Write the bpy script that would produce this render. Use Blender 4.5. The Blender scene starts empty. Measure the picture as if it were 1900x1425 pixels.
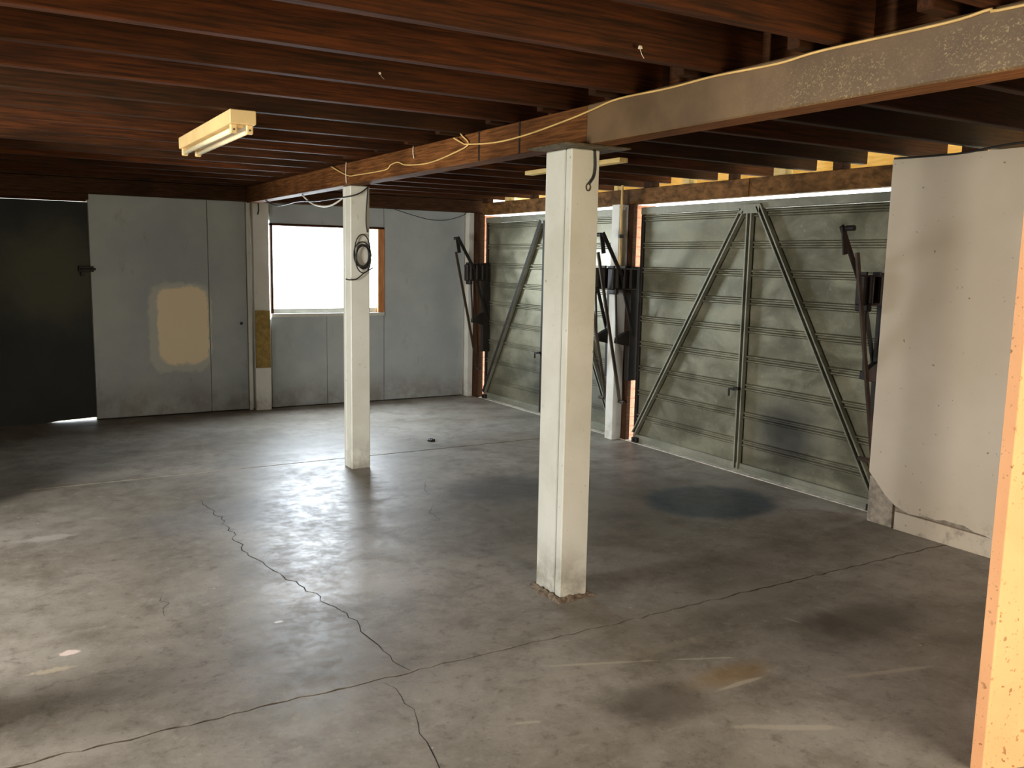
import bpy, bmesh, math, random
from mathutils import Vector, Matrix, noise
random.seed(7)
S = bpy.context.scene
COL = S.collection

# ------------------------------------------------------------------ camera
yaw, pitch, roll, fpx, camh = 0.5378, -0.1380, 0.0192, 1644.24, 1.6106
F = Vector((math.sin(yaw)*math.cos(pitch), math.cos(yaw)*math.cos(pitch), math.sin(pitch)))
RT = Vector((math.cos(yaw), -math.sin(yaw), 0)); UP = RT.cross(F)
c_, s_ = math.cos(roll), math.sin(roll)
R0 = c_*RT + s_*UP; U0 = -s_*RT + c_*UP
cam = bpy.data.cameras.new('camera'); camo = bpy.data.objects.new('camera', cam); COL.objects.link(camo)
camo.matrix_world = Matrix(((R0.x, U0.x, -F.x, 0), (R0.y, U0.y, -F.y, 0), (R0.z, U0.z, -F.z, camh), (0, 0, 0, 1)))
cam.sensor_fit = 'HORIZONTAL'; cam.sensor_width = 36; cam.lens = fpx/1900*36; cam.clip_start = .02; cam.clip_end = 300
S.camera = camo

# ------------------------------------------------------------------ world and lights
W = bpy.data.worlds.new('daylight'); S.world = W; W.use_nodes = True
bg = W.node_tree.nodes['Background']; bg.inputs[0].default_value = (.90, .97, 1, 1); bg.inputs[1].default_value = 6.0

def area(name, loc, direc, sx, sy, power, colr):
    l = bpy.data.lights.new(name, 'AREA'); l.shape = 'RECTANGLE'; l.size = sx; l.size_y = sy
    l.energy = power; l.color = colr
    o = bpy.data.objects.new(name, l); COL.objects.link(o); o.location = loc
    o.rotation_euler = Vector(direc).to_track_quat('-Z', 'Y').to_euler()
    return o
area('daylight_window', (3.23, 9.66, 1.58), (0, -1, -.6), 1.30, .95, 160, (.80, .90, 1))
area('daylight_left_opening', (-3.15, 3.6, 1.15), (1, .18, -.10), 1.3, 1.8, 300, (1, .95, .89))
area('daylight_rear_opening', (2.9, -1.65, 1.15), (0, 1, .12), 2.8, 1.9, 120, (1, .75, .47))

S.view_settings.view_transform = 'Standard'; S.view_settings.look = 'None'
S.view_settings.exposure = 0; S.view_settings.gamma = 1; S.view_settings.use_curve_mapping = False

# ------------------------------------------------------------------ materials
def srgb(r, g, b):
    f = lambda v: (v/255/12.92 if v/255 <= .04045 else ((v/255+.055)/1.055)**2.4)
    return (f(r), f(g), f(b), 1)

class NT:
    def __init__(s, name, rough=.7, spec=.5, metal=0):
        s.m = bpy.data.materials.new(name); s.m.use_nodes = True; s.t = s.m.node_tree
        s.b = s.t.nodes['Principled BSDF']; s.b.inputs['Roughness'].default_value = rough
        s.b.inputs['Metallic'].default_value = metal; s.b.inputs['Specular IOR Level'].default_value = spec
        s.geo = s.t.nodes.new('ShaderNodeNewGeometry').outputs['Position']
    def n(s, k, **kw):
        x = s.t.nodes.new(k)
        for a, v in kw.items(): setattr(x, a, v)
        return x
    def l(s, a, b): s.t.links.new(a, b)
    def setin(s, inp, v):
        if hasattr(v, 'is_linked') or hasattr(v, 'links'): s.l(v, inp)
        else: inp.default_value = v
    def math(s, op, a, b=0., clamp=False):
        x = s.n('ShaderNodeMath', operation=op); x.use_clamp = clamp; s.setin(x.inputs[0], a); s.setin(x.inputs[1], b); return x.outputs[0]
    def noise(s, scale, detail=4, rough=.6, stretch=(1, 1, 1), dist=0, off=(0, 0, 0)):
        mp = s.n('ShaderNodeMapping'); mp.inputs['Scale'].default_value = stretch; mp.inputs['Location'].default_value = off
        s.l(s.geo, mp.inputs[0]); x = s.n('ShaderNodeTexNoise'); s.l(mp.outputs[0], x.inputs['Vector'])
        x.inputs['Scale'].default_value = scale; x.inputs['Detail'].default_value = detail; x.inputs['Roughness'].default_value = rough
        x.inputs['Distortion'].default_value = dist
        return x.outputs['Fac']
    def ramp(s, f, a, b, lo=0., hi=1.):
        x = s.n('ShaderNodeMapRange'); x.interpolation_type = 'SMOOTHSTEP'; s.l(f, x.inputs[0])
        x.inputs[1].default_value = a; x.inputs[2].default_value = b; x.inputs[3].default_value = lo; x.inputs[4].default_value = hi
        return x.outputs[0]
    def mix(s, f, a, b):
        x = s.n('ShaderNodeMix', data_type='RGBA'); s.setin(x.inputs[0], f); s.setin(x.inputs[6], a); s.setin(x.inputs[7], b); return x.outputs[2]
    def col(s, c): s.setin(s.b.inputs['Base Color'], c); return s
    def bump(s, h, strength=.3, dist=.01):
        x = s.n('ShaderNodeBump'); x.inputs['Strength'].default_value = strength; x.inputs['Distance'].default_value = dist
        s.l(h, x.inputs['Height']); s.l(x.outputs[0], s.b.inputs['Normal']); return s
    def blob(s, c, r, soft=.3, wob=.5, nscale=6, rect=False):
        # a mask with a ragged outline around a world-space centre; r = 3 radii
        mp = s.n('ShaderNodeMapping', vector_type='TEXTURE'); mp.inputs['Location'].default_value = c; mp.inputs['Scale'].default_value = r
        s.l(s.geo, mp.inputs[0])
        if rect:
            ab = s.n('ShaderNodeVectorMath', operation='ABSOLUTE'); s.l(mp.outputs[0], ab.inputs[0])
            sx = s.n('ShaderNodeSeparateXYZ'); s.l(ab.outputs[0], sx.inputs[0])
            p = lambda v: s.math('POWER', v, 5.)
            L = s.math('POWER', s.math('ADD', s.math('ADD', p(sx.outputs[0]), p(sx.outputs[1])), p(sx.outputs[2])), .2)
        else:
            le = s.n('ShaderNodeVectorMath', operation='LENGTH'); s.l(mp.outputs[0], le.inputs[0]); L = le.outputs['Value']
        nn = s.noise(nscale, 5, .65)
        L = s.math('ADD', L, s.math('MULTIPLY', s.math('SUBTRACT', nn, .5), wob))
        return s.ramp(L, 1-soft, 1+soft, 1, 0)

def simple(name, c, rough=.7, metal=0, spec=.5, nscale=9, var=.25, stretch=(1, 1, 1), bump=.1):
    m = NT(name, rough, spec, metal); n1 = m.noise(nscale, 5, .6, stretch)
    d = tuple(v*(1-var) for v in c[:3])+(1,); e = tuple(min(1, v*(1+var)) for v in c[:3])+(1,)
    m.col(m.mix(m.ramp(n1, .3, .7), d, e))
    if bump: m.bump(n1, bump)
    return m.m

# concrete floor
def floor_mat():
    m = NT('stained_concrete', .42, .22)
    mott = m.noise(13, 6, .72, (1, 1, 1), .2); big = m.noise(.75, 5, .55, (1, 1.1, 1), .3); mid = m.noise(2.9, 8, .70, (1, 1, 1), .25); fine = m.noise(60, 4, .7); sw = m.noise(1.7, 8, .70, (.9, 1.1, 1), .4, (3, 1, 0))
    c = m.mix(m.ramp(big, .33, .68), srgb(138, 131, 118), srgb(172, 166, 156))
    c = m.mix(m.ramp(mid, .38, .72, 0, .6), c, srgb(96, 88, 74))
    c = m.mix(m.ramp(sw, .52, .78, 0, .5), c, srgb(172, 167, 158))
    c = m.mix(m.ramp(sw, .48, .28, 0, .4), c, srgb(88, 80, 68))
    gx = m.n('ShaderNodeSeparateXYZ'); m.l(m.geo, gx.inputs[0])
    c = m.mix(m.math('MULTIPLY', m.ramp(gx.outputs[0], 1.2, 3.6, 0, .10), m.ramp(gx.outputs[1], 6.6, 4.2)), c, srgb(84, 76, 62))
    c = m.mix(m.ramp(mott, .52, .72, 0, .45), c, srgb(180, 174, 162)); c = m.mix(m.ramp(mott, .48, .30, 0, .5), c, srgb(84, 77, 66))
    c = m.mix(m.ramp(fine, .56, .78, 0, .35), c, srgb(196, 190, 178))
    c = m.mix(m.ramp(fine, .43, .25, 0, .5), c, srgb(66, 60, 50))
    sp = m.n('ShaderNodeTexVoronoi'); sp.inputs['Scale'].default_value = 9; m.l(m.geo, sp.inputs['Vector'])
    c = m.mix(m.math('MULTIPLY', m.ramp(sp.outputs['Distance'], .05, .03, 0, .8), m.ramp(m.noise(1.3, 2), .52, .6)), c, srgb(214, 210, 200))
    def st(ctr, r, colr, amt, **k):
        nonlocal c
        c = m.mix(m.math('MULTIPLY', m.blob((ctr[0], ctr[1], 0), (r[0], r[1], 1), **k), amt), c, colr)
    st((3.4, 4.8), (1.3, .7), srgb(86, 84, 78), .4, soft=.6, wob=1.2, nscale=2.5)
    st((4.22, 4.38), (.46, .40), srgb(42, 66, 80), .75, soft=.18, wob=.35, nscale=9)
    st((4.25, 4.50), (.27, .20), srgb(92, 94, 90), .7, soft=.5, wob=1.1)
    st((3.2, 5.3), (.5, .35), srgb(70, 72, 74), .6, soft=.5, wob=1.0, nscale=5)
    st((2.07, 2.36), (.20, .13), srgb(78, 70, 58), .6, soft=.5, wob=.6)
    st((3.4, 2.5), (.35, .16), srgb(70, 62, 50), .6, soft=.5, wob=.9)
    st((2.47, 2.40), (.17, .07), srgb(156, 122, 66), .45, soft=.6, wob=.8)
    st((2.15, 2.72), (.5, .03), srgb(170, 160, 140), .25, soft=.4, wob=.9)
    st((.22, 3.84), (.035, .025), srgb(232, 214, 204), .9, soft=.2, wob=1.3, nscale=28)
    st((.15, 3.70), (.07, .02), srgb(205, 192, 166), .6, soft=.4, wob=2.8, nscale=34)
    st((.24, 5.52), (.13, .05), srgb(190, 186, 176), .6, soft=.4, wob=2.6, nscale=18)
    st((1.05, 3.75), (.02, .012), srgb(240, 240, 235), .9, soft=.2, wob=.3)
    st((3.15, 3.0), (.28, .10), srgb(164, 158, 146), .5, soft=.5, wob=.7)
    st((1.3, 5.5), (.6, .35), srgb(118, 122, 128), .35, soft=.5, wob=.9)
    st((2.15, 5.05), (.22, .16), srgb(138, 132, 122), .7, soft=.15, wob=.25)
    for (x0, y0, x1, y1, w) in ((1.75, 2.86, 2.35, 2.62, .012), (2.35, 2.62, 2.62, 2.50, .008), (2.3, 2.33, 2.62, 2.33, .012), (2.75, 2.2, 3.3, 2.05, .016), (3.1, 2.72, 3.13, 2.62, .012), (2.2, 2.1, 2.55, 1.9, .02), (1.5, 2.5, 1.62, 2.46, .01)):
        mp = m.n('ShaderNodeMapping', vector_type='TEXTURE'); mp.inputs['Location'].default_value = ((x0+x1)/2, (y0+y1)/2, 0); mp.inputs['Rotation'].default_value = (0, 0, math.atan2(y1-y0, x1-x0)); mp.inputs['Scale'].default_value = (math.dist((x0, y0), (x1, y1))/2, w, 1)
        m.l(m.geo, mp.inputs[0]); le = m.n('ShaderNodeVectorMath', operation='LENGTH'); m.l(mp.outputs[0], le.inputs[0])
        L = m.math('ADD', le.outputs['Value'], m.math('MULTIPLY', m.math('SUBTRACT', m.noise(8, 5, .7), .5), 2.2))
        c = m.mix(m.ramp(L, 1.15, .5, 0, .5), c, srgb(196, 188, 168))
    m.col(c)
    m.setin(m.b.inputs['Roughness'], m.math('ADD', m.ramp(mid, .3, .7, .40, .52), m.ramp(mott, .35, .7, -.05, .08)))
    h = m.math('ADD', m.math('MULTIPLY', mid, .6), m.math('MULTIPLY', fine, .12)); m.bump(h, .16, .006)
    return m.m
M = {}
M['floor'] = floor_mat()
M['sill'] = simple('pale_threshold_concrete', srgb(206, 200, 184), .8, var=.25, nscale=14, bump=.3)
M['dirt'] = simple('dark_joint_dirt', srgb(38, 32, 26), .95)
def wood(name, a, b, stretch, rough=.75, blot=.5):
    m = NT(name, rough, .12); g = m.noise(14, 6, .65, stretch, .3); w = m.noise(1.7, 3, .5)
    c = m.mix(m.ramp(g, .3, .72), a, b)
    if name == 'old_brown_joist_wood':
        oi = m.n('ShaderNodeObjectInfo'); c = m.mix(m.math('MULTIPLY', oi.outputs['Random'], .75), c, srgb(34, 26, 14))
    c = m.mix(m.ramp(w, .45, .7, 0, blot), c, tuple(v*.45 for v in a[:3])+(1,))
    m.col(c); m.bump(g, .25, .006); return m.m
M['joist'] = wood('old_brown_joist_wood', srgb(44, 26, 13), srgb(98, 52, 24), (.25, 6, 6))
M['beamwood'] = wood('reddish_beam_wood', srgb(76, 46, 22), srgb(130, 84, 46), (6, .35, 6))
M['boards'] = wood('underfloor_board_wood', srgb(70, 42, 24), srgb(108, 70, 42), (6, .3, 6))
M['header'] = wood('stained_header_wood', srgb(78, 54, 28), srgb(140, 100, 58), (3, .6, 1.2), blot=.7)
M['darkheader'] = wood('dark_header_wood', srgb(50, 32, 20), srgb(82, 54, 34), (.5, 5, 5))
M['palewood'] = wood('pale_new_wood', srgb(226, 190, 116), srgb(246, 220, 158), (4, .5, 4), blot=.15)
M['jamb'] = wood('orange_wood_jamb', srgb(168, 108, 66), srgb(204, 146, 98), (4, 4, .4), blot=.1)

def paintbeam():
    m = NT('brown_painted_beam_with_mould', .55, .5)
    n = m.noise(3, 4, .6); c = m.mix(m.ramp(n, .3, .7), srgb(88, 68, 44), srgb(114, 90, 60))
    v = m.noise(105, 4, .75, (1, 1, 1.3), .6); g = m.ramp(m.noise(2.2, 3, .5), .40, .58)
    gx = m.n('ShaderNodeSeparateXYZ'); m.l(m.geo, gx.inputs[0])
    y = m.ramp(gx.outputs[1], 2.6, 1.9); z = m.ramp(gx.outputs[2], 2.285, 2.22)
    f = m.math('MULTIPLY', m.ramp(v, .53, .66), m.math('MULTIPLY', m.math('MULTIPLY', y, z), m.math('ADD', g, .35), True))
    c = m.mix(m.math('MULTIPLY', f, .6), c, srgb(190, 170, 120))
    m.col(c); m.bump(v, .2, .003); return m.m
M['paintbeam'] = paintbeam()

def paint(name, a, b, rough=.55, grime=srgb(90, 84, 72), amt=.5, low=0):
    m = NT(name, rough, .4)
    n1 = m.noise(2.2, 5, .6); n2 = m.noise(26, 5, .7, (1, 1, .35)); sp = m.noise(45, 2, .5)
    c = m.mix(m.ramp(n1, .3, .7), a, b); c = m.mix(m.ramp(n2, .62, .8, 0, amt), c, grime)
    c = m.mix(m.ramp(sp, .72, .76, 0, .6), c, grime)
    if low:
        gx = m.n('ShaderNodeSeparateXYZ'); m.l(m.geo, gx.inputs[0])
        c = m.mix(m.math('MULTIPLY', m.ramp(gx.outputs[2], low, 0), m.ramp(m.noise(5, 5, .7), .35, .7, 0, .7)), c, grime)
    m.col(c); m.bump(n2, .08, .004); return m
M['pillar'] = paint('cream_white_pillar_paint', srgb(204, 204, 190), srgb(222, 222, 212), .5, srgb(112, 104, 84), .5, .35).m
M['post'] = paint('white_post_paint', srgb(212, 210, 198), srgb(228, 228, 220), .6, srgb(110, 100, 84), .5, .3).m
def panelmat():
    m = NT('grey_white_fibre_panel', .6, .35)
    n1 = m.noise(1.6, 5, .6); n2 = m.noise(7, 6, .7, (1.5, 1, .5))
    c = m.mix(m.ramp(n1, .3, .7), srgb(160, 167, 168), srgb(178, 183, 181)); c = m.mix(m.ramp(n2, .58, .8, 0, .45), c, srgb(118, 114, 104))
    gx = m.n('ShaderNodeSeparateXYZ'); m.l(m.geo, gx.inputs[0])
    c = m.mix(m.math('MULTIPLY', m.ramp(gx.outputs[2], .45, 0), m.ramp(m.noise(4, 5, .7), .3, .7, .1, .7)), c, srgb(110, 98, 82))
    # filler patch painted beige
    outer = m.blob((1.69, 9.3, .885), (.30, 9, .45), .05, .30, 16, True); inner = m.blob((1.715, 9.3, .90), (.245, 9, .385), .05, .26, 12, True)
    c = m.mix(m.math('MULTIPLY', outer, .55), c, srgb(214, 214, 196)); c = m.mix(inner, c, srgb(246, 228, 194))
    m.col(c); m.bump(n2, .08, .004); return m.m
M['panel'] = panelmat()
def rwall():
    m = NT('cream_fibre_sheet', .5, .4)
    n1 = m.noise(1.2, 4, .5); n2 = m.noise(9, 5, .7); sp = m.noise(38, 2, .5)
    c = m.mix(m.ramp(n1, .3, .7), srgb(222, 206, 180), srgb(236, 222, 200)); c = m.mix(m.ramp(sp, .73, .77, 0, .7), c, srgb(110, 96, 78))
    gx = m.n('ShaderNodeSeparateXYZ'); m.l(m.geo, gx.inputs[0])
    c = m.mix(m.math('MULTIPLY', m.ramp(gx.outputs[2], .30, .02), m.ramp(n2, .50, .72, 0, .6)), c, srgb(122, 108, 88))
    m.col(c); m.bump(n1, .15, .03); return m.m
M['rwall'] = rwall()
M['rubble'] = simple('crumbled_mortar', srgb(128, 112, 94), .95, var=.5, nscale=60, bump=.6)
M['plinth'] = simple('grey_plinth_concrete', srgb(168, 156, 138), .85, var=.3, nscale=24, bump=.4)
def parti():
    m = NT('speckled_board', .6, .4)
    n1 = m.noise(1.5, 4); c = m.mix(m.ramp(n1, .3, .7), srgb(226, 160, 108), srgb(238, 178, 124))
    for sc, lo, hi, st in ((42, .66, .70, .85), (95, .66, .70, .75)):
        s = m.noise(sc, 2, .5); g = m.ramp(m.noise(5, 3), .35, .6); c = m.mix(m.math('MULTIPLY', m.ramp(s, lo, hi, 0, st), g), c, srgb(128, 92, 44))
    m.col(c); m.bump(n1, .1); return m.m
M['partition'] = parti()
def galv(name, a, b, rough=.42, metal=.55):
    m = NT(name, rough, .5, metal); n1 = m.noise(2.1, 6, .65, (1, 1, 1.8), .5); n2 = m.noise(30, 4, .6)
    c = m.mix(m.ramp(n1, .32, .7), a, b); c = m.mix(m.ramp(n2, .55, .8, 0, .25), c, srgb(196, 196, 186))
    d = m.blob((5.0, 4.5, .38), (1, .28, .26), .7, .5, 5); c = m.mix(m.math('MULTIPLY', d, .8), c, srgb(48, 48, 48))
    d = m.blob((5.0, 7.3, .4), (1, .9, .3), .7, .8, 4); c = m.mix(m.math('MULTIPLY', d, .35), c, srgb(78, 88, 100))
    m.col(c); m.setin(m.b.inputs['Roughness'], m.ramp(n1, .3, .7, rough-.08, rough+.15)); return m.m
M['galv'] = galv('galvanised_door_sheet', srgb(110, 108, 88), srgb(146, 142, 120))
M['rail'] = galv('pale_galvanised_rail', srgb(126, 126, 110), srgb(156, 154, 136), .45, .4)
M['black'] = simple('blackened_steel', srgb(38, 33, 29), .6, .3, var=.35, bump=.15)
M['rust'] = simple('rusty_plate', srgb(88, 76, 56), .8, .2, var=.5, nscale=30, bump=.4)
M['brownsteel'] = simple('brown_steel_arm', srgb(70, 58, 46), .55, .3, var=.3)
M['darkdoor'] = None
def dd():
    m = NT('dark_grey_door_sheet', .65, .35); n = m.noise(1.3, 5, .6); c = m.mix(m.ramp(n, .3, .7), srgb(26, 28, 27), srgb(38, 40, 37))
    b = m.blob((.55, 9.4, 1.40), (.45, 9, .42), .6, .9, 3.5); c = m.mix(m.math('MULTIPLY', b, .6), c, srgb(88, 88, 66)); m.col(c); return m.m
M['darkdoor'] = dd()
M['lampbody'] = simple('yellowed_enamel', srgb(226, 196, 138), .45, var=.08, bump=0)
M['tube'] = simple('unlit_white_tube', srgb(238, 226, 190), .25, var=.04, bump=0)
M['cream'] = simple('cream_cable', srgb(214, 178, 112), .5, var=.15, bump=0)
M['white'] = simple('white_plastic', srgb(226, 222, 206), .5, var=.08, bump=0)
M['blackcable'] = simple('black_cable', srgb(34, 32, 28), .5, var=.2, bump=0)
M['olive'] = simple('yellow_brown_board', srgb(148, 122, 62), .8, var=.25, nscale=20)
M['alu'] = simple('white_aluminium', srgb(206, 206, 196), .4, .3, var=.08, bump=0)
M['ground'] = simple('sunlit_driveway', srgb(214, 206, 176), .9, var=.1)
M['web'] = simple('dusty_cobweb', srgb(210, 200, 180), .9, var=.2)
def brick():
    return simple('terracotta_brick', srgb(240, 168, 138), .85, var=.18, nscale=20, bump=.4)
M['brick'] = brick(); M['mortar'] = simple('mortar', srgb(226, 156, 128), .9)
def glass():
    m = bpy.data.materials.new('window_glass'); m.use_nodes = True; t = m.node_tree; t.nodes.clear()
    o = t.nodes.new('ShaderNodeOutputMaterial'); a = t.nodes.new('ShaderNodeBsdfTransparent'); g = t.nodes.new('ShaderNodeBsdfGlossy'); g.inputs['Roughness'].default_value = .05
    x = t.nodes.new('ShaderNodeMixShader'); x.inputs[0].default_value = .06; t.links.new(a.outputs[0], x.inputs[1]); t.links.new(g.outputs[0], x.inputs[2]); t.links.new(x.outputs[0], o.inputs[0]); return m
M['glass'] = glass()

# ------------------------------------------------------------------ mesh helpers
def obj(name, bm, mat, parent=None, smooth=False):
    me = bpy.data.meshes.new(name); bmesh.ops.recalc_face_normals(bm, faces=bm.faces[:]); bm.to_mesh(me); bm.free()
    for k in (mat if isinstance(mat, (list, tuple)) else [mat]): me.materials.append(M[k])
    if smooth: me.polygons.foreach_set('use_smooth', [True]*len(me.polygons))
    o = bpy.data.objects.new(name, me); COL.objects.link(o)
    if parent is not None:
        o.parent = parent
        me.transform(Matrix.Translation(-parent_loc(parent)))
    return o
def parent_loc(p):
    v = Vector((0, 0, 0))
    while p is not None: v += p.location; p = p.parent
    return v
def empty(name, loc):
    o = bpy.data.objects.new(name, None); COL.objects.link(o); o.location = loc; o.empty_display_size = .1; return o
def tag(o, label=None, cat=None, group=None, kind=None):
    if label: o['label'] = label
    if cat: o['category'] = cat
    if group: o['group'] = group
    if kind: o['kind'] = kind
    return o
def box(bm, x0, x1, y0, y1, z0, z1, bev=0):
    r = bmesh.ops.create_cube(bm, size=1); vs = r['verts']
    for v in vs: v.co = Vector(((x0+x1)/2+v.co.x*(x1-x0), (y0+y1)/2+v.co.y*(y1-y0), (z0+z1)/2+v.co.z*(z1-z0)))
    if bev:
        es = list({e for v in vs for e in v.link_edges}); bmesh.ops.bevel(bm, geom=es, offset=bev, segments=1, affect='EDGES', profile=.5)
    return bm
def B(x0, x1, y0, y1, z0, z1, bev=0): return box(bmesh.new(), x0, x1, y0, y1, z0, z1, bev)
def bar(bm, p, q, w, d, side):
    # oriented box from p to q; w across, d along `side`
    p, q = Vector(p), Vector(q); t = (q-p).normalized(); s = (Vector(side)-t*Vector(side).dot(t)).normalized(); u = t.cross(s)
    vs = []
    for e in (p, q):
        for a, b in ((-1, 0), (1, 0), (1, 1), (-1, 1)): vs.append(bm.verts.new(e+u*a*w/2+s*b*d))
    for f in ((0, 1, 2, 3), (4, 7, 6, 5), (0, 4, 5, 1), (1, 5, 6, 2), (2, 6, 7, 3), (3, 7, 4, 0)): bm.faces.new([vs[i] for i in f])
    return bm
def channel(bm, p, q, w, d, side, th=.004):
    # U channel open towards `side`
    p, q = Vector(p), Vector(q); t = (q-p).normalized(); s = (Vector(side)-t*Vector(side).dot(t)).normalized(); u = t.cross(s)
    bar(bm, p, q, w, th, side)
    for k in (-1, 1): bar(bm, p+u*k*(w/2-th/2), q+u*k*(w/2-th/2), th, d, side)
    for k in (-1, 1): bar(bm, p+s*d+u*k*(w/2-.006), q+s*d+u*k*(w/2-.006), .012, th, side)
    return bm
def smoothpts(pts, n=6):
    pts = [Vector(p) for p in pts]; P = [pts[0]]+pts+[pts[-1]]; out = []
    for i in range(1, len(P)-2):
        a, b, c, d = P[i-1:i+3]
        for k in range(n):
            t = k/n; out.append(.5*((2*b)+(c-a)*t+(2*a-5*b+4*c-d)*t*t+(3*b-a-3*c+d)*t**3))
    out.append(pts[-1]); return out
def tube(bm, pts, r, seg=6, sm=6):
    pts = smoothpts(pts, sm) if sm else [Vector(p) for p in pts]; rings = []
    ref = Vector((.3, .2, 1))
    for i, p in enumerate(pts):
        t = (pts[min(i+1, len(pts)-1)]-pts[max(i-1, 0)]).normalized()
        if abs(t.dot(ref.normalized())) > .97: ref = Vector((1, .1, 0))
        u = t.cross(ref).normalized(); v = t.cross(u)
        rings.append([bm.verts.new(p+(u*math.cos(a)+v*math.sin(a))*r) for a in [2*math.pi*k/seg for k in range(seg)]])
    for a, b in zip(rings, rings[1:]):
        for k in range(seg): bm.faces.new((a[k], a[(k+1) % seg], b[(k+1) % seg], b[k]))
    bm.faces.new(rings[0]); bm.faces.new(rings[-1][::-1]); return bm
def cyl(bm, p, q, r, seg=12): return tube(bm, [p, q], r, seg, 0)
def prism(bm, poly, axis, a, b):
    # poly = list of 2D points; extruded along axis from a to b
    def P(u, v, w): return {'x': (w, u, v), 'y': (u, w, v), 'z': (u, v, w)}[axis]
    A = [bm.verts.new(P(u, v, a)) for u, v in poly]; C = [bm.verts.new(P(u, v, b)) for u, v in poly]
    bm.faces.new(A); bm.faces.new(C[::-1])
    for i in range(len(poly)): j = (i+1) % len(poly); bm.faces.new((A[i], A[j], C[j], C[i]))
    return bm
def struct(name, bm, mat, parent=None):
    o = obj(name, bm, mat, parent)
    if parent is None: o['kind'] = 'structure'
    return o

# ------------------------------------------------------------------ ground and floor
g = obj('driveway_ground', B(-40, 45, -40, 50, -.35, -.14), 'ground'); g['kind'] = 'structure'; g.name = 'ground'
fl = struct('floor', B(-3.1, 5.16, -1.7, 9.5, -.14, -.02), 'dirt')
def jag(y, x0, x1, n, amp, slope=0, seed=0):
    r = random.Random(seed); return [(x0+(x1-x0)*i/n, y+slope*(x0+(x1-x0)*i/n)+r.uniform(-amp, amp)) for i in range(n+1)]
XL, XR = -3.1, 5.14
j1 = jag(3.03, XL, XR, 170, .009, 0, 3); j2 = jag(6.725, XL, XR, 60, .003, .002, 5)
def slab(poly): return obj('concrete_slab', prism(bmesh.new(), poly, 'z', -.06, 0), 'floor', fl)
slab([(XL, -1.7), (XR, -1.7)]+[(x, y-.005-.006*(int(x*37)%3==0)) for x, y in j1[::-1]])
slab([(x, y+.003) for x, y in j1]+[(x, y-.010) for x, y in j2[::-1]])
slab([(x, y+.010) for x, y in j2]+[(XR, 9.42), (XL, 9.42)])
obj('threshold', B(4.985, 5.165, 3.58, 9.12, -.01, .005), 'sill', fl)
def crack(pts, w, seed):
    r = random.Random(seed); P = []
    for (a, b) in zip(pts, pts[1:]):
        n = max(2, int(math.dist(a, b)/.05))
        for i in range(n): t = i/n; P.append((a[0]+(b[0]-a[0])*t+r.uniform(-.018, .018), a[1]+(b[1]-a[1])*t))
    P.append(pts[-1]); bm = bmesh.new(); L = []
    for i, (x, y) in enumerate(P):
        ww = .55*w*r.uniform(.15, 1)*min(1, i/3, (len(P)-1-i)/3+.1)+.0004; L.append((bm.verts.new((x-ww, y, .0006)), bm.verts.new((x+ww, y, .0006))))
    for a, b in zip(L, L[1:]): bm.faces.new((a[0], a[1], b[1], b[0]))
    obj('floor_crack', bm, 'dirt', fl)
crack([(1.15, 6.0), (1.19, 5.5), (1.16, 4.8), (1.24, 4.3), (1.29, 4.0), (1.35, 3.6), (1.33, 3.36), (1.37, 3.04)], .0055, 1)
crack([(1.22, 3.0), (1.27, 2.86), (1.22, 2.65), (1.18, 2.42), (1.2, 2.1)], .004, 2)
crack([(2.72, 5.75), (2.63, 5.58), (2.57, 5.4)], .004, 4)
crack([(2.5, 5.2), (2.4, 5.0), (2.36, 4.8)], .003, 6)
crack([(.62, 4.35), (.66, 4.2), (.62, 4.05)], .003, 8)

# ------------------------------------------------------------------ ceiling: deck, boards, joists, blocking
ce = struct('ceiling', B(-3.3, 5.75, -1.9, 9.6, 2.53, 2.60), 'boards')
bmB = B(0, .132, -1.9, 9.6, 2.505, 2.53)
fb = None; x = -3.2
while x < 5.7:
    if fb is None: fb = obj('floorboard', bmB, 'boards', ce); fb.location.x = x
    else:
        o = fb.copy(); COL.objects.link(o); o.location.x = x
    x += .137
if x < 5.75: pass
LY = [-1.2, -.7, -.2, .32, .83, 1.33, 1.80, 2.00+.0, 2.52, 3.02, 3.5, 3.98, 4.48, 5.0, 5.5, 5.97, 6.46, 6.95, 7.44, 7.92, 8.42, 8.9]
LY = [-1.0, -.5, 0.0, .5, 1.0, 1.5, 2.0, 2.52, 3.02, 3.5, 3.98, 4.48, 5.0, 5.5, 5.97, 6.46, 6.95, 7.44, 7.92, 8.42, 8.9]
JT = .052
protoL = protoR = None
def joist(y, x0, x1):
    r = random.Random(int(y*100)); bm = B(x0, x1, y-JT, y, 2.30, 2.505, .004)
    return obj('joist', bm, 'joist', ce)
for i, y in enumerate(LY):
    joist(y, -3.05, 2.50+.03*math.sin(i*3)); joist(y+.115, 2.24+.03*math.cos(i*2), 5.16+.22*(.5+.5*math.sin(i*1.7)))
for i, (a, b) in enumerate(zip(LY, LY[1:])):           # solid blocking over the beam
    obj('blocking', B(2.60, 2.645, a+.115, b+.115-JT, 2.33, 2.50, .003), 'boards', ce)
# packers between the joists on the right header
for k, y in enumerate(LY):
    if y < .9: continue
    yy = y+.115
    obj('packing_block', B(5.02, 5.10, yy+.03, yy+.085+.03*(k % 3), 2.262, 2.42, .003), 'palewood' if k % 2 else 'darkheader', ce)
# eaves lining beyond the right wall, lit by daylight
trim = struct('trim_1', B(5.72, 5.76, -1.9, 9.6, 2.30, 2.62), 'palewood')
ea = obj('eaves_lining', B(5.12, 5.72, -1.9, 9.6, 2.495, 2.504), 'palewood', trim)  # the wood's yellow also stands in for warm sun glow

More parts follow.
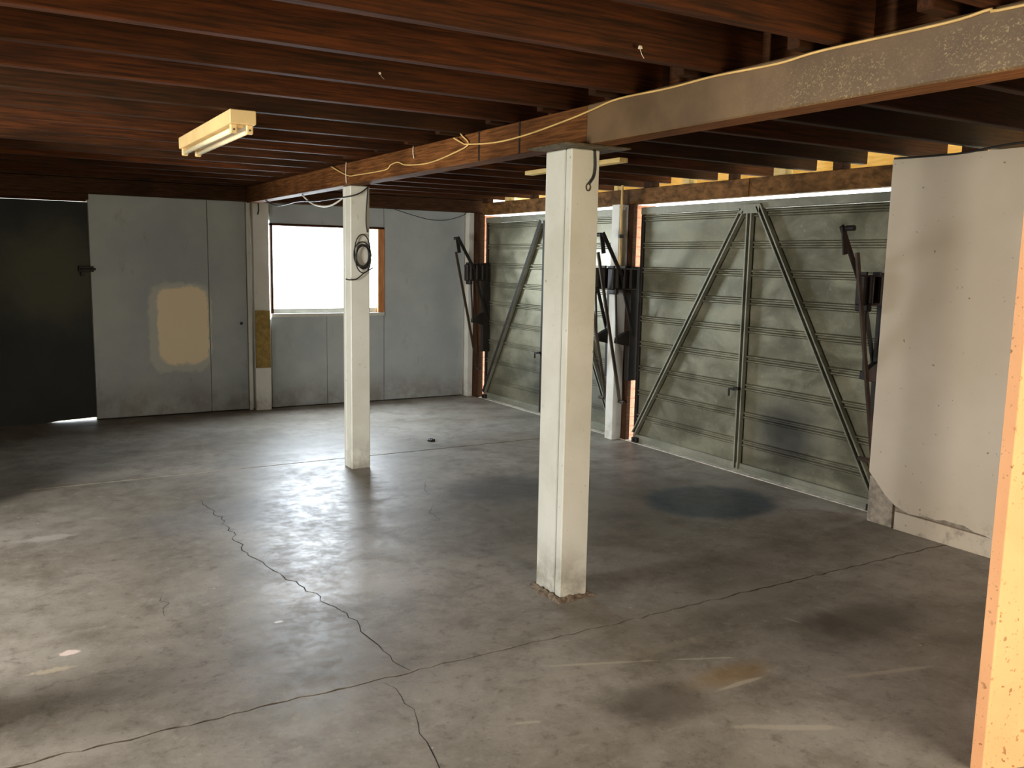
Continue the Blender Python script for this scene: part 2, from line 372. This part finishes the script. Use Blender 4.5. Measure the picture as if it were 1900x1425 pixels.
# ------------------------------------------------------------------ walls
wl = bmesh.new(); box(wl, -3.2, -3.0, -1.9, 2.6, 0, 2.53); box(wl, -3.2, -3.0, 5.2, 9.5, 0, 2.53); box(wl, -3.2, -3.0, 2.6, 5.2, 2.15, 2.53)
struct('wall_left', wl, 'post')
struct('wall_shade', B(-.40, -.28, 6.2, 9.36, 0, 2.29), 'darkdoor')  # unseen wall added to keep light off the back-left corner
wf = bmesh.new(); box(wf, -3.2, 1.4, -1.9, -1.75, 0, 2.53); box(wf, 4.4, 4.9, -1.9, -1.75, 0, 2.53); box(wf, 1.4, 4.4, -1.9, -1.75, 2.15, 2.53)
struct('wall_front', wf, 'post')
# right wall: sheet with a broken corner, plinth behind
wr = struct('wall_right', B(4.83, 4.93, -1.9, 3.575, .0, 2.262), 'plinth')
pts = [(-1.9, .115)]
r = random.Random(4); yy = -1.7
while yy < 3.34: pts.append((yy, .118+r.uniform(-.008, .008)+(.02 if 2.9 < yy < 3.2 else 0))); yy += .06
pts += [(3.376, .15), (3.45, .20), (3.52, .27), (3.578, .325), (3.575, 2.262), (-1.9, 2.262)]
obj('wall_sheet', prism(bmesh.new(), pts, 'x', 4.80, 4.828), 'rwall', wr)
obj('corner_block', B(4.806, 4.829, 3.395, 3.575, 0, .30, .003), 'plinth', wr)
obj('plinth_strip', B(4.801, 4.829, -1.9, 3.375, 0, .113, .002), 'rwall', wr)
# back wall: outer leaf plus panels
wb = bmesh.new()
box(wb, 0.885, 2.56, 9.37, 9.46, 0, 2.5); box(wb, 2.56, 2.60, 9.37, 9.40, 0, .95); box(wb, 2.56, 2.60, 9.37, 9.40, 1.98, 2.5); box(wb, 2.60, 3.88, 9.37, 9.46, 0, .97); box(wb, 2.60, 3.88, 9.37, 9.46, 1.955, 2.5); box(wb, 3.88, 5.03, 9.37, 9.46, 0, 2.5)
box(wb, -3.1, .885, 9.37, 9.46, 2.09, 2.5)
wbk = struct('wall_back', wb, 'post')
for a, b, z0, z1 in ((.888, 1.963, .012, 2.158), (1.972, 2.348, .012, 2.158), (2.600, 3.205, .01, .975), (3.209, 3.872, .01, .975), (2.600, 3.872, 1.953, 2.158), (3.878, 4.885, .01, 2.158)):
    obj('panel', B(a, b, 9.345, 9.369, z0, z1, .002), 'panel', wbk)
obj('frame_strip', B(2.352, 2.392, 9.325, 9.369, .0, 2.158, .003), 'post', wbk)
obj('bottom_plate', B(.888, 4.88, 9.352, 9.369, 0, .010), 'dirt', wbk)
# window
wn = bmesh.new()
X0, X1, Z0, Z1 = 2.602, 3.876, .976, 1.952
box(wn, X0, X0+.022, 9.335, 9.372, Z0, Z1); box(wn, X0, X1, 9.335, 9.45, Z1-.022, Z1); box(wn, X0, X1, 9.335, 9.45, Z0, Z0+.02)
win = struct('window_1', wn, 'joist')
obj('window_jamb', B(X1-.075, X1, 9.335, 9.46, Z0+.02, Z1-.022), 'jamb', win)
obj('window_sill', B(X0-.002, X1-.002, 9.322, 9.40, Z0-.004, Z0+.035, .003), 'alu', win)
obj('window_frame', B(X0+.022, X1-.075, 9.38, 9.41, Z0+.035, Z0+.085, .003), 'alu', win)
obj('window_mullion', B(3.44, 3.48, 9.405, 9.44, Z0+.085, Z1-.022, .003), 'alu', win)
obj('pane', B(X0+.022, 3.44, 9.42, 9.425, Z0+.085, Z1-.022), 'glass', win)
obj('pane', B(3.48, X1-.075, 9.42, 9.425, Z0+.085, Z1-.022), 'glass', win)
# dark sheet door at the left end of the back wall
dr = struct('door_1', prism(bmesh.new(), [(-1.2, -.004), (.42, -.004), (.56, .012), (.886, .026), (.886, 2.085), (-1.2, 2.085)], 'y', 9.372, 9.40), 'darkdoor')
obj('door_lintel_strip', B(-1.2, .87, 9.30, 9.345, 2.085, 2.102, .002), 'joist', dr)
bt = bmesh.new(); box(bt, .785, .915, 9.325, 9.344, 1.43, 1.485, .004); cyl(bt, (.80, 9.317, 1.457), (.93, 9.317, 1.457), .010); box(bt, .80, .83, 9.31, 9.33, 1.39, 1.435, .003)
obj('slide_bolt', bt, 'black', dr)
hh = bmesh.new(); cyl(hh, (2.287, 9.338, .915), (2.287, 9.346, .915), .016, 14); obj('lock_hole', hh, 'blackcable', wbk)
# wall continuing beyond left of door
struct('wall_back_left', B(-3.1, -1.21, 9.37, 9.46, 0, 2.09), 'post').name = 'wall_rear'

# back wall header
hd = obj('back_header', B(-3.0, 5.16, 9.23, 9.343, 2.158, 2.298, .004), 'darkheader'); hd.name = 'header_beam'
tag(hd, 'dark timber header beam running above the whole window wall', 'beam')
obj('header_packer', B(-1.2, .888, 9.25, 9.343, 2.103, 2.157, .002), 'darkheader', hd)
obj('rim_board', B(-3.0, 5.16, 9.23, 9.343, 2.302, 2.504), 'darkheader', ce)
hr = obj('header_beam', B(5.00, 5.095, 3.60, 9.12, 2.128, 2.262, .004), 'header')
tag(hr, 'stained brown timber header beam above the two metal garage doors', 'beam')
obj('header_joint_plate', B(4.992, 4.999, 4.95, 5.35, 2.13, 2.26, .002), 'header', hr)

# posts
def post(x0, x1, y0, y1, z1, label, name='white_post'):
    o = obj(name, B(x0, x1, y0, y1, 0, z1, .004), 'post'); return tag(o, label, 'post')
pw = post(2.405, 2.566, 9.27, 9.343, 2.155, 'flat white post left of the window with a yellow-brown board')
obj('nailed_board', B(2.408, 2.563, 9.255, 9.269, .45, 1.05, .002), 'olive', pw)
post(4.895, 4.965, 9.25, 9.343, 2.155, 'slim white corner post beside the far garage door')
mp = post(4.885, 4.99, 6.39, 6.50, 2.125, 'short white post standing between the two garage doors')
pi = bmesh.new(); cyl(pi, (4.90, 6.377, 1.58), (4.90, 6.377, 2.29), .011)
obj('conduit_pipe', pi, 'cream', mp)
obj('pipe_clamp', B(4.88, 4.92, 6.36, 6.389, 1.83, 1.86, .002), 'black', mp)
# brick piers seen in the gaps beside the doors
def pier(x0, x1, y0, y1, label):
    e = empty('brick_pier', ((x0+x1)/2, (y0+y1)/2, 0)); tag(e, label, 'pier')
    obj('mortar_core', B(x0+.006, x1-.006, y0+.006, y1-.006, -.13, 2.125), 'mortar', e)
    z = -.13; k = 0; base = None
    while z < 2.05:
        for (a, b) in (((x0, (x0+x1)/2-.005), ((x0+x1)/2+.005, x1)) if k % 2 else ((x0, x1),)):
            obj('brick', B(a, b, y0, y1, z, z+.076, .003), 'brick', e)
        z += .086; k += 1
tag(obj('door_jamb', B(4.97, 5.036, 9.125, 9.342, 0, 2.156, .002), 'darkheader'), 'dark timber jamb in the back corner beside the far garage door', 'jamb')
tag(obj('door_jamb', B(4.994, 5.037, 6.325, 6.48, 0, 2.126, .002), 'darkheader'), 'dark timber jamb against the short post between the garage doors', 'jamb')
pier(5.04, 5.27, 9.15, 9.34, 'terracotta brick pier seen in the slit at the far door corner')
pier(5.04, 5.27, 6.345, 6.50, 'terracotta brick pier glimpsed in the slit between the garage doors')
pier(5.02, 5.27, 3.48, 3.60, 'terracotta brick pier at the near edge of the large garage door')

# ------------------------------------------------------------------ garage doors
def garage_door(y0, y1, label):
    d = empty('garage_door', (5.05, (y0+y1)/2, 0)); tag(d, label, 'garage door', 'tilting metal garage doors')
    yc = (y0+y1)/2; XD = 5.05
    zs = [.075, .27, .49, .71, .93, 1.155, 1.37, 1.585, 1.80, 2.035]
    for z0, z1 in zip(zs, zs[1:]):
        # pressed sheet strip with a double rib along its upper edge
        prof = [(0, z0), (0, z1-.062), (-.016, z1-.054), (-.016, z1-.046), (0, z1-.038), (0, z1-.028), (-.016, z1-.020), (-.016, z1-.012), (0, z1-.004), (0, z1)]
        bm = bmesh.new(); poly = [(XD+u, v) for u, v in prof]+[(XD+.004, z1), (XD+.004, z0)]
        def P(u, v, w): return (u, w, v)
        A = [bm.verts.new(P(u, v, y0+.03)) for u, v in poly]; Cc = [bm.verts.new(P(u, v, y1-.03)) for u, v in poly]
        bm.faces.new(A); bm.faces.new(Cc[::-1])
        for i in range(len(poly)): j = (i+1) % len(poly); bm.faces.new((A[i], A[j], Cc[j], Cc[i]))
        obj('door_panel', bm, 'galv', d)
    obj('top_rail', B(XD-.028, XD+.012, y0, y1, 2.036, 2.098, .003), 'rail', d)
    br = bmesh.new(); box(br, XD-.028, XD+.012, y0, y1, .011, .075, .003); box(br, XD-.032, XD-.028, y0, y1, .03, .038)
    obj('bottom_rail', br, 'rail', d)
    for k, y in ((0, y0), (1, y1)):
        obj('side_rail', B(XD-.022, XD+.012, y-(.0 if k == 0 else .035), y+(.035 if k == 0 else .0), .076, 2.035, .002), 'black' if k else 'rail', d)  # far-edge rail is black to paint in the shade strip there
    sx = (-1, 0, 0)
    obj('brace', channel(bmesh.new(), (XD-.012, yc, .03), (XD-.012, yc, 2.03), .052, .034, sx), 'rail', d)
    obj('brace', channel(bmesh.new(), (XD-.012, yc+.075, 2.03), (XD-.012, y1-.03, .08), .048, .036, sx), 'rail', d)
    obj('brace', channel(bmesh.new(), (XD-.012, yc-.085, 2.06), (XD-.012, y0+.05, .10), .048, .036, sx), 'rail', d)
    if y0 > 6:
        for p, q in (((XD-.052, yc, .03), (XD-.052, yc, 2.03)), ((XD-.052, yc+.075, 2.03), (XD-.052, y1-.03, .08))):
            obj('brace_cover', bar(bmesh.new(), p, q, .040, .003, sx), 'black', d)
    obj('gusset_plate', B(XD-.052, XD-.047, yc-.10, yc+.10, 2.0, 2.07, .001), 'rail', d)
    lt = bmesh.new(); cyl(lt, (XD-.10, yc+.02, .66), (XD-.02, yc+.02, .66), .012); bar(lt, (XD-.085, yc-.03, .665), (XD-.085, yc+.07, .655), .016, .012, sx); cyl(lt, (XD-.085, yc+.075, .655), (XD-.085, yc+.075, .60), .008)
    obj('latch', lt, 'black', d)
    for y in (y0+.06, y1-.06):
        f = bmesh.new(); box(f, XD-.065, XD-.029, y-.035, y+.035, .004, .05, .004); cyl(f, (XD-.08, y, .03), (XD-.03, y, .03), .012); obj('corner_bolt', f, 'black', d)
    return d
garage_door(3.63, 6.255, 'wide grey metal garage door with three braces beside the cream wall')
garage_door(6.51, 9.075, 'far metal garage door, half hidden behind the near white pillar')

def hardware(y, s, label, dx=0, mat='black'):
    # tilt gear, standing on plane y; s = +1 if the door lies towards larger y
    e = empty('door_tilt_gear', (5.0+dx, y, 0)); tag(e, label, 'hinge', 'tilt gear of the garage doors')
    sy = (0, 1, 0); X = lambda p: (p[0]+dx, p[1], p[2])
    obj('upright', bar(bmesh.new(), X((5.0, y-.03, .56)), X((5.0, y-.03, 1.58)), .085, .06, sy), mat, e)
    p = bmesh.new(); box(p, 4.735+dx, 5.02+dx, y-.04, y+.035, 1.375, 1.565, .01)
    box(p, 4.76+dx, 4.80+dx, y-.055, y+.05, 1.335, 1.39, .008); box(p, 4.75+dx, 4.77+dx, y-.03, y+.02, 1.565, 1.585); box(p, 4.88+dx, 4.90+dx, y-.03, y+.02, 1.565, 1.585)
    obj('spring_box', p, mat, e)
    for k in range(3):
        q = bmesh.new(); cyl(q, X((4.78+.075*k, y-.052, 1.39)), X((4.78+.075*k, y-.052, 1.555)), .016, 8); obj('spring', q, mat, e)
    t = bmesh.new(); bar(t, X((4.60, y-.06*s-.008, 1.865)), X((4.82, y-.06*s-.008, 1.50)), .034, .012, sy); bar(t, X((4.82, y-.045*s-.008, 1.50)), X((4.985, y-.045*s-.008, .97)), .030, .012, sy)
    cyl(t, X((4.61, y-.03, 1.85)), X((4.61, y+.03, 1.85)), .017, 10); bar(t, X((4.605, y-.04*s, 1.86)), X((4.635, y-.04*s, 1.69)), .04, .01, sy)
    obj('swing_arm', t, mat, e)
    a = bmesh.new(); bar(a, X((4.633, y+.045*s-.008, 1.70)), X((4.93, y+.045*s-.008, .36)), .026, .016, sy); cyl(a, X((4.93, y+.06, .36)), X((4.93, y-.02, .36)), .016, 8)
    obj('long_strut', a, 'brownsteel', e)
    v = bmesh.new(); cyl(v, X((4.805, y, 1.39)), X((4.835, y, .93)), .010, 8); obj('rod', v, mat, e)
    b = prism(bmesh.new(), [(4.825+dx, .90), (4.985+dx, .865), (4.985+dx, 1.02), (4.90+dx, .985), (4.83+dx, .945)], 'y', y-.02, y+.025); obj('lower_bracket', b, mat, e)
hardware(9.02, 1, 'black tilt gear of the far garage door against the back corner')
hardware(6.60, -1, 'black tilt gear partly hidden behind the near pillar, far door side')
hardware(6.30, 1, 'black tilt gear left of the wide garage door, in front of the short post')
hardware(3.70, -1, 'brown-black tilt gear next to the cream wall on the right', .0)

# ------------------------------------------------------------------ beams and pillars
bw = obj('ceiling_beam', B(2.335, 2.455, 3.31, 9.225, 2.140, 2.297, .004), 'beamwood')
tag(bw, 'reddish-brown timber ceiling beam resting on both white pillars', 'beam')
for y in (3.88, 4.30): obj('beam_strap', B(2.331, 2.3345, y, y+.012, 2.14, 2.297), 'black', bw)
bs = bmesh.new(); box(bs, 2.328, 2.458, -1.74, 3.305, 2.128, 2.297, .006)
for f in bs.faces:
    if f.normal.z < -.8 or f.calc_center_median().z < 2.131: f.material_index = 1
b2 = obj('ceiling_beam', bs, ['paintbeam', 'beamwood'])
for p_ in b2.data.polygons: p_.material_index = 1 if p_.center.z < 2.1295 else 0
tag(b2, 'brown painted ceiling beam section with pale mould speckles, near the camera', 'beam')

def pillar(x0, x1, y0, y1, z1, seam, label, lean=(0, 0)):
    e = empty('pillar', ((x0+x1)/2, (y0+y1)/2, 0)); tag(e, label, 'pillar')
    for a, b in ((y0, seam-.003), (seam+.003, y1)):
        bm = bmesh.new(); box(bm, x0, x1, a, b, 0, z1, .005)
        for v in bm.verts: v.co.x += lean[0]*v.co.z; v.co.y += lean[1]*v.co.z
        obj('pillar_plank', bm, 'pillar', e)
    return e
P1 = pillar(2.306, 2.462, 3.380, 3.595, 2.118, 3.430, 'near thick white pillar under the joint of the ceiling beams', (.0, .0))
P2 = pillar(2.362, 2.512, 6.335, 6.50, 2.138, 6.45, 'far white pillar with the cable coil, in front of the window')
pl = obj('support_plate', B(2.205, 2.560, 3.275, 3.600, 2.1195, 2.1275, .002), 'rust'); tag(pl, 'rusty flat steel plate on top of the near pillar', 'plate')
def rubble(cx, cy, hx, hy, parent, seed):
    bm = bmesh.new(); n = 60; r = random.Random(seed); L = []
    for i in range(n):
        a = 2*math.pi*i/n; ca, sa = math.cos(a), math.sin(a); k = 1/max(abs(ca)/hx, abs(sa)/hy)
        row = []
        for q, z in ((0, .010), (.012, .013), (.03, .006), (.05, .0)):
            w = noise.noise(Vector((ca*3, sa*3, q*20+seed)))
            row.append(bm.verts.new((cx+ca*(k+q*(1+.5*w)), cy+sa*(k+q*(1+.5*w)), max(.0005, z*(1+1.2*w)+r.uniform(-.003, .003)) if q < .045 else -.001)))
        L.append(row)
    for i in range(n):
        for j in range(3): bm.faces.new((L[i][j], L[(i+1) % n][j], L[(i+1) % n][j+1], L[i][j+1]))
    o = obj('mortar_skirt', bm, 'rubble', parent); return o
rubble(2.384, 3.4875, .079, .1085, P1, 2)
# near partition board, right edge of the frame
pt = obj('partition_board', prism(bmesh.new(), [(2.70, 1.500), (4.78, .90), (4.78, .935), (2.70, 1.536)], 'z', 0, 2.29), 'partition'); tag(pt, 'speckled orange-cream partition board in the right foreground', 'partition')
obj('edge_strip', B(2.684, 2.6995, 1.497, 1.538, 0, 2.29, .002), 'partition', pt)

# unseen pillar added left of the frame, widened to shade the floor
shade_pillar = pillar(-.60, -.48, 3.31, 3.59, 2.28, 3.45, 'wide white pillar added unseen left of the frame to shade the floor')

# ------------------------------------------------------------------ fluorescent fitting
lf = empty('fluorescent_light', (1.11, 5.05, 2.298)); tag(lf, 'unlit yellowed twin-tube fluorescent fitting under the joists', 'light')
lb = bmesh.new(); box(lb, 1.045, 1.170, 4.40, 5.67, 2.232, 2.298, .004); obj('light_body', lb, 'lampbody', lf)
lr = prism(bmesh.new(), [(1.085, 2.232), (1.13, 2.232), (1.118, 2.218), (1.097, 2.218)], 'y', 4.45, 5.62); obj('reflector_ridge', lr, 'lampbody', lf)
for x in (1.070, 1.145):
    t = bmesh.new(); cyl(t, (x, 4.455, 2.208), (x, 5.615, 2.208), .013, 14); obj('tube', t, 'tube', lf, True)
    for y in (4.44, 5.622):
        h = bmesh.new(); box(h, x-.017, x+.017, y-.012, y+.012, 2.190, 2.234, .005); ho = obj('tube_holder', h, 'lampbody', lf)
        h = bmesh.new(); s = -1 if y < 5 else 1; cyl(h, (x, y+s*.011, 2.208), (x, y+s*.0135, 2.208), .005, 8); o = obj('pin_slot', h, 'blackcable', lf)

# ------------------------------------------------------------------ cables
def cable(name, pts, r, mat, label, cat='cable', sm=5, parent=None):
    o = obj(name, tube(bmesh.new(), pts, r, 6, sm), mat, parent, True)
    if parent is None: tag(o, label, cat)
    return o
bx = 2.322
cable('cable', [(bx, -1.7, 2.285), (bx, .6, 2.28), (bx, 1.385, 2.282), (bx, 1.471, 2.291), (bx, 1.60, 2.283), (bx, 2.016, 2.288), (bx, 2.2, 2.280), (bx, 2.498, 2.288), (bx, 2.75, 2.284), (bx, 3.072, 2.289), (bx, 3.25, 2.27), (2.328, 3.428, 2.253), (2.328, 3.798, 2.224), (2.328, 4.117, 2.218), (2.328, 4.43, 2.240), (2.326, 4.48, 2.25), (2.31, 4.56, 2.285)], .0045, 'cream', 'long cream cable stapled along the near ceiling beam')
cable('cable', [(2.33, 4.602, 2.385), (2.325, 4.50, 2.30), (2.326, 4.416, 2.238), (2.328, 4.62, 2.205), (2.328, 4.93, 2.180), (2.328, 5.25, 2.195), (2.328, 5.38, 2.222), (2.328, 5.50, 2.215), (2.328, 5.6, 2.19), (2.328, 6.1, 2.195), (2.328, 6.3, 2.205), (2.31, 6.6, 2.29)], .0045, 'cream', 'cream cable bent down a joist and along the far wooden beam')
cable('cable', [(2.40, 7.6, 2.136), (2.41, 7.35, 2.05), (2.43, 7.05, 2.02), (2.44, 6.8, 2.05), (2.45, 6.55, 2.12), (2.45, 6.45, 2.135)], .007, 'white', 'loose white cable sagging below the beam left of the far pillar')
cable('cable', [(2.36, 8.6, 2.137), (2.36, 8.2, 2.07), (2.36, 7.6, 2.08), (2.355, 7.1, 2.06), (2.36, 6.7, 2.06), (2.36, 6.33, 2.06), (2.44, 6.325, 2.09), (2.50, 6.325, 2.138)], .005, 'blackcable', 'thin dark cable drooping across the top of the far pillar')
bm = tube(bmesh.new(), [(2.497, 6.328, 2.13), (2.485, 6.326, 2.0), (2.480, 6.326, 1.88), (2.49, 6.326, 1.80)], .005)
for k, (cx, cz, rx, rz) in enumerate(((2.450, 1.66, .062, .125), (2.448, 1.635, .068, .095), (2.455, 1.62, .055, .09), (2.452, 1.60, .060, .10), (2.445, 1.63, .050, .08))):
    tube(bm, [(cx+rx*math.cos(t*math.pi/6), 6.322-.003*k, cz+rz*math.sin(t*math.pi/6)) for t in range(13)], .0045, 6, 2)
tube(bm, [(2.53, 6.315, 1.54), (2.46, 6.315, 1.50), (2.40, 6.315, 1.455), (2.345, 6.315, 1.448), (2.315, 6.315, 1.455)], .005)
tag(obj('cable_coil', bm, 'blackcable', None, True), 'coil of thin black cable hung on the far pillar', 'cable')
cable('cable', [(3.95, 9.22, 2.15), (4.15, 9.22, 2.10), (4.38, 9.22, 2.055), (4.6, 9.22, 2.06), (4.80, 9.22, 2.12), (4.84, 9.22, 2.15)], .004, 'blackcable', 'thin dark cable sagging under the header right of the window')
cable('hanging_wire', [(2.455, 9.23, 2.15), (2.46, 9.235, 2.08), (2.45, 9.24, 2.03)], .007, 'blackcable', 'short black wire end hanging at the top of the window post', 'wire')
cable('hanging_wire', [(2.428, 3.374, 2.118), (2.432, 3.372, 2.05), (2.425, 3.372, 2.0), (2.40, 3.372, 1.965)], .006, 'blackcable', 'dark wire stub hanging from the top of the near pillar', 'wire')
bm = bmesh.new(); tube(bm, [(2.40+.012*math.cos(t), 3.376, 1.950+.016*math.sin(t)) for t in [k*math.pi/4 for k in range(9)]], .003, 5, 2); tag(obj('wire_hook', bm, 'rust'), 'small rusty ring hook screwed into the near pillar', 'hook')
cable('cable', [(4.79, 3.56, 2.268), (4.79, 3.3, 2.262), (4.788, 3.1, 2.262), (4.788, 2.8, 2.285), (4.79, 2.4, 2.275), (4.79, 1.6, 2.27)], .006, 'blackcable', 'black cable lying along the top of the cream wall')
for p, q, lab in (((2.33, 5.15, 2.30), (2.325, 5.13, 2.225), 'upper'), ((2.326, 6.32, 2.30), (2.326, 6.32, 2.15), 'lower')):
    cable('hanging_wire', [p, ((p[0]+q[0])/2-.004, (p[1]+q[1])/2, (p[2]+q[2])/2), q], .003, 'white', {'upper': 'short white wire end standing beside the wooden beam', 'lower': 'thin vertical wire on the beam just above the far pillar'}[lab], 'wire')
# batten under the joists beyond the near pillar
bt = obj('timber_batten', B(3.64, 3.71, 4.78, 5.97, 2.268, 2.298, .002), 'palewood'); tag(bt, 'pale timber batten nailed under the joists behind the near pillar', 'batten')
# nailed wood marks, cobweb tufts
def tuft(p, s, label, seed):
    r = random.Random(seed); bm = bmesh.new(); bmesh.ops.create_icosphere(bm, subdivisions=1, radius=s)
    for v in bm.verts: v.co = Vector(p)+v.co*r.uniform(.5, 1.3)
    tube(bm, [Vector(p), Vector(p)+Vector((.01, 0, -s*2.4)), Vector(p)+Vector((.02, 0, -s*3.6))], s*.12, 4, 3)
    tag(obj('cobweb_tuft', bm, 'web'), label, 'cobweb', 'cobweb tufts on the joists')
tuft((1.93, 2.50-JT-.003, 2.325), .009, 'bright white cobweb tuft on the joist above the beam joint', 1)
tuft((1.41, 3.50-JT-.003, 2.345), .006, 'tiny pale cobweb tuft on a joist near the ceiling centre', 2)
tuft((.26, 2.50-JT-.003, 2.33), .009, 'pale cobweb tuft on the joist at the top left', 3)
# small black debris on the floor near the far pillar
r = random.Random(9); bm = bmesh.new()
for k in range(5): cx, cy = 3.36+r.uniform(-.03, .03), 7.06+r.uniform(-.03, .03); box(bm, cx-.018, cx+.018, cy-.012, cy+.012, 0, r.uniform(.012, .028), .003)
tag(obj('debris_lump', bm, 'blackcable'), 'small black lump of debris on the floor past the far pillar', 'debris')
# white board leaning at the far left
wbd = obj('leaning_board', prism(bmesh.new(), [(-.9, 0), (.035, 0), (-.04, .62), (-.9, .75)], 'y', 8.25, 8.27), 'post'); tag(wbd, 'white board standing on the floor at the far left edge', 'board')
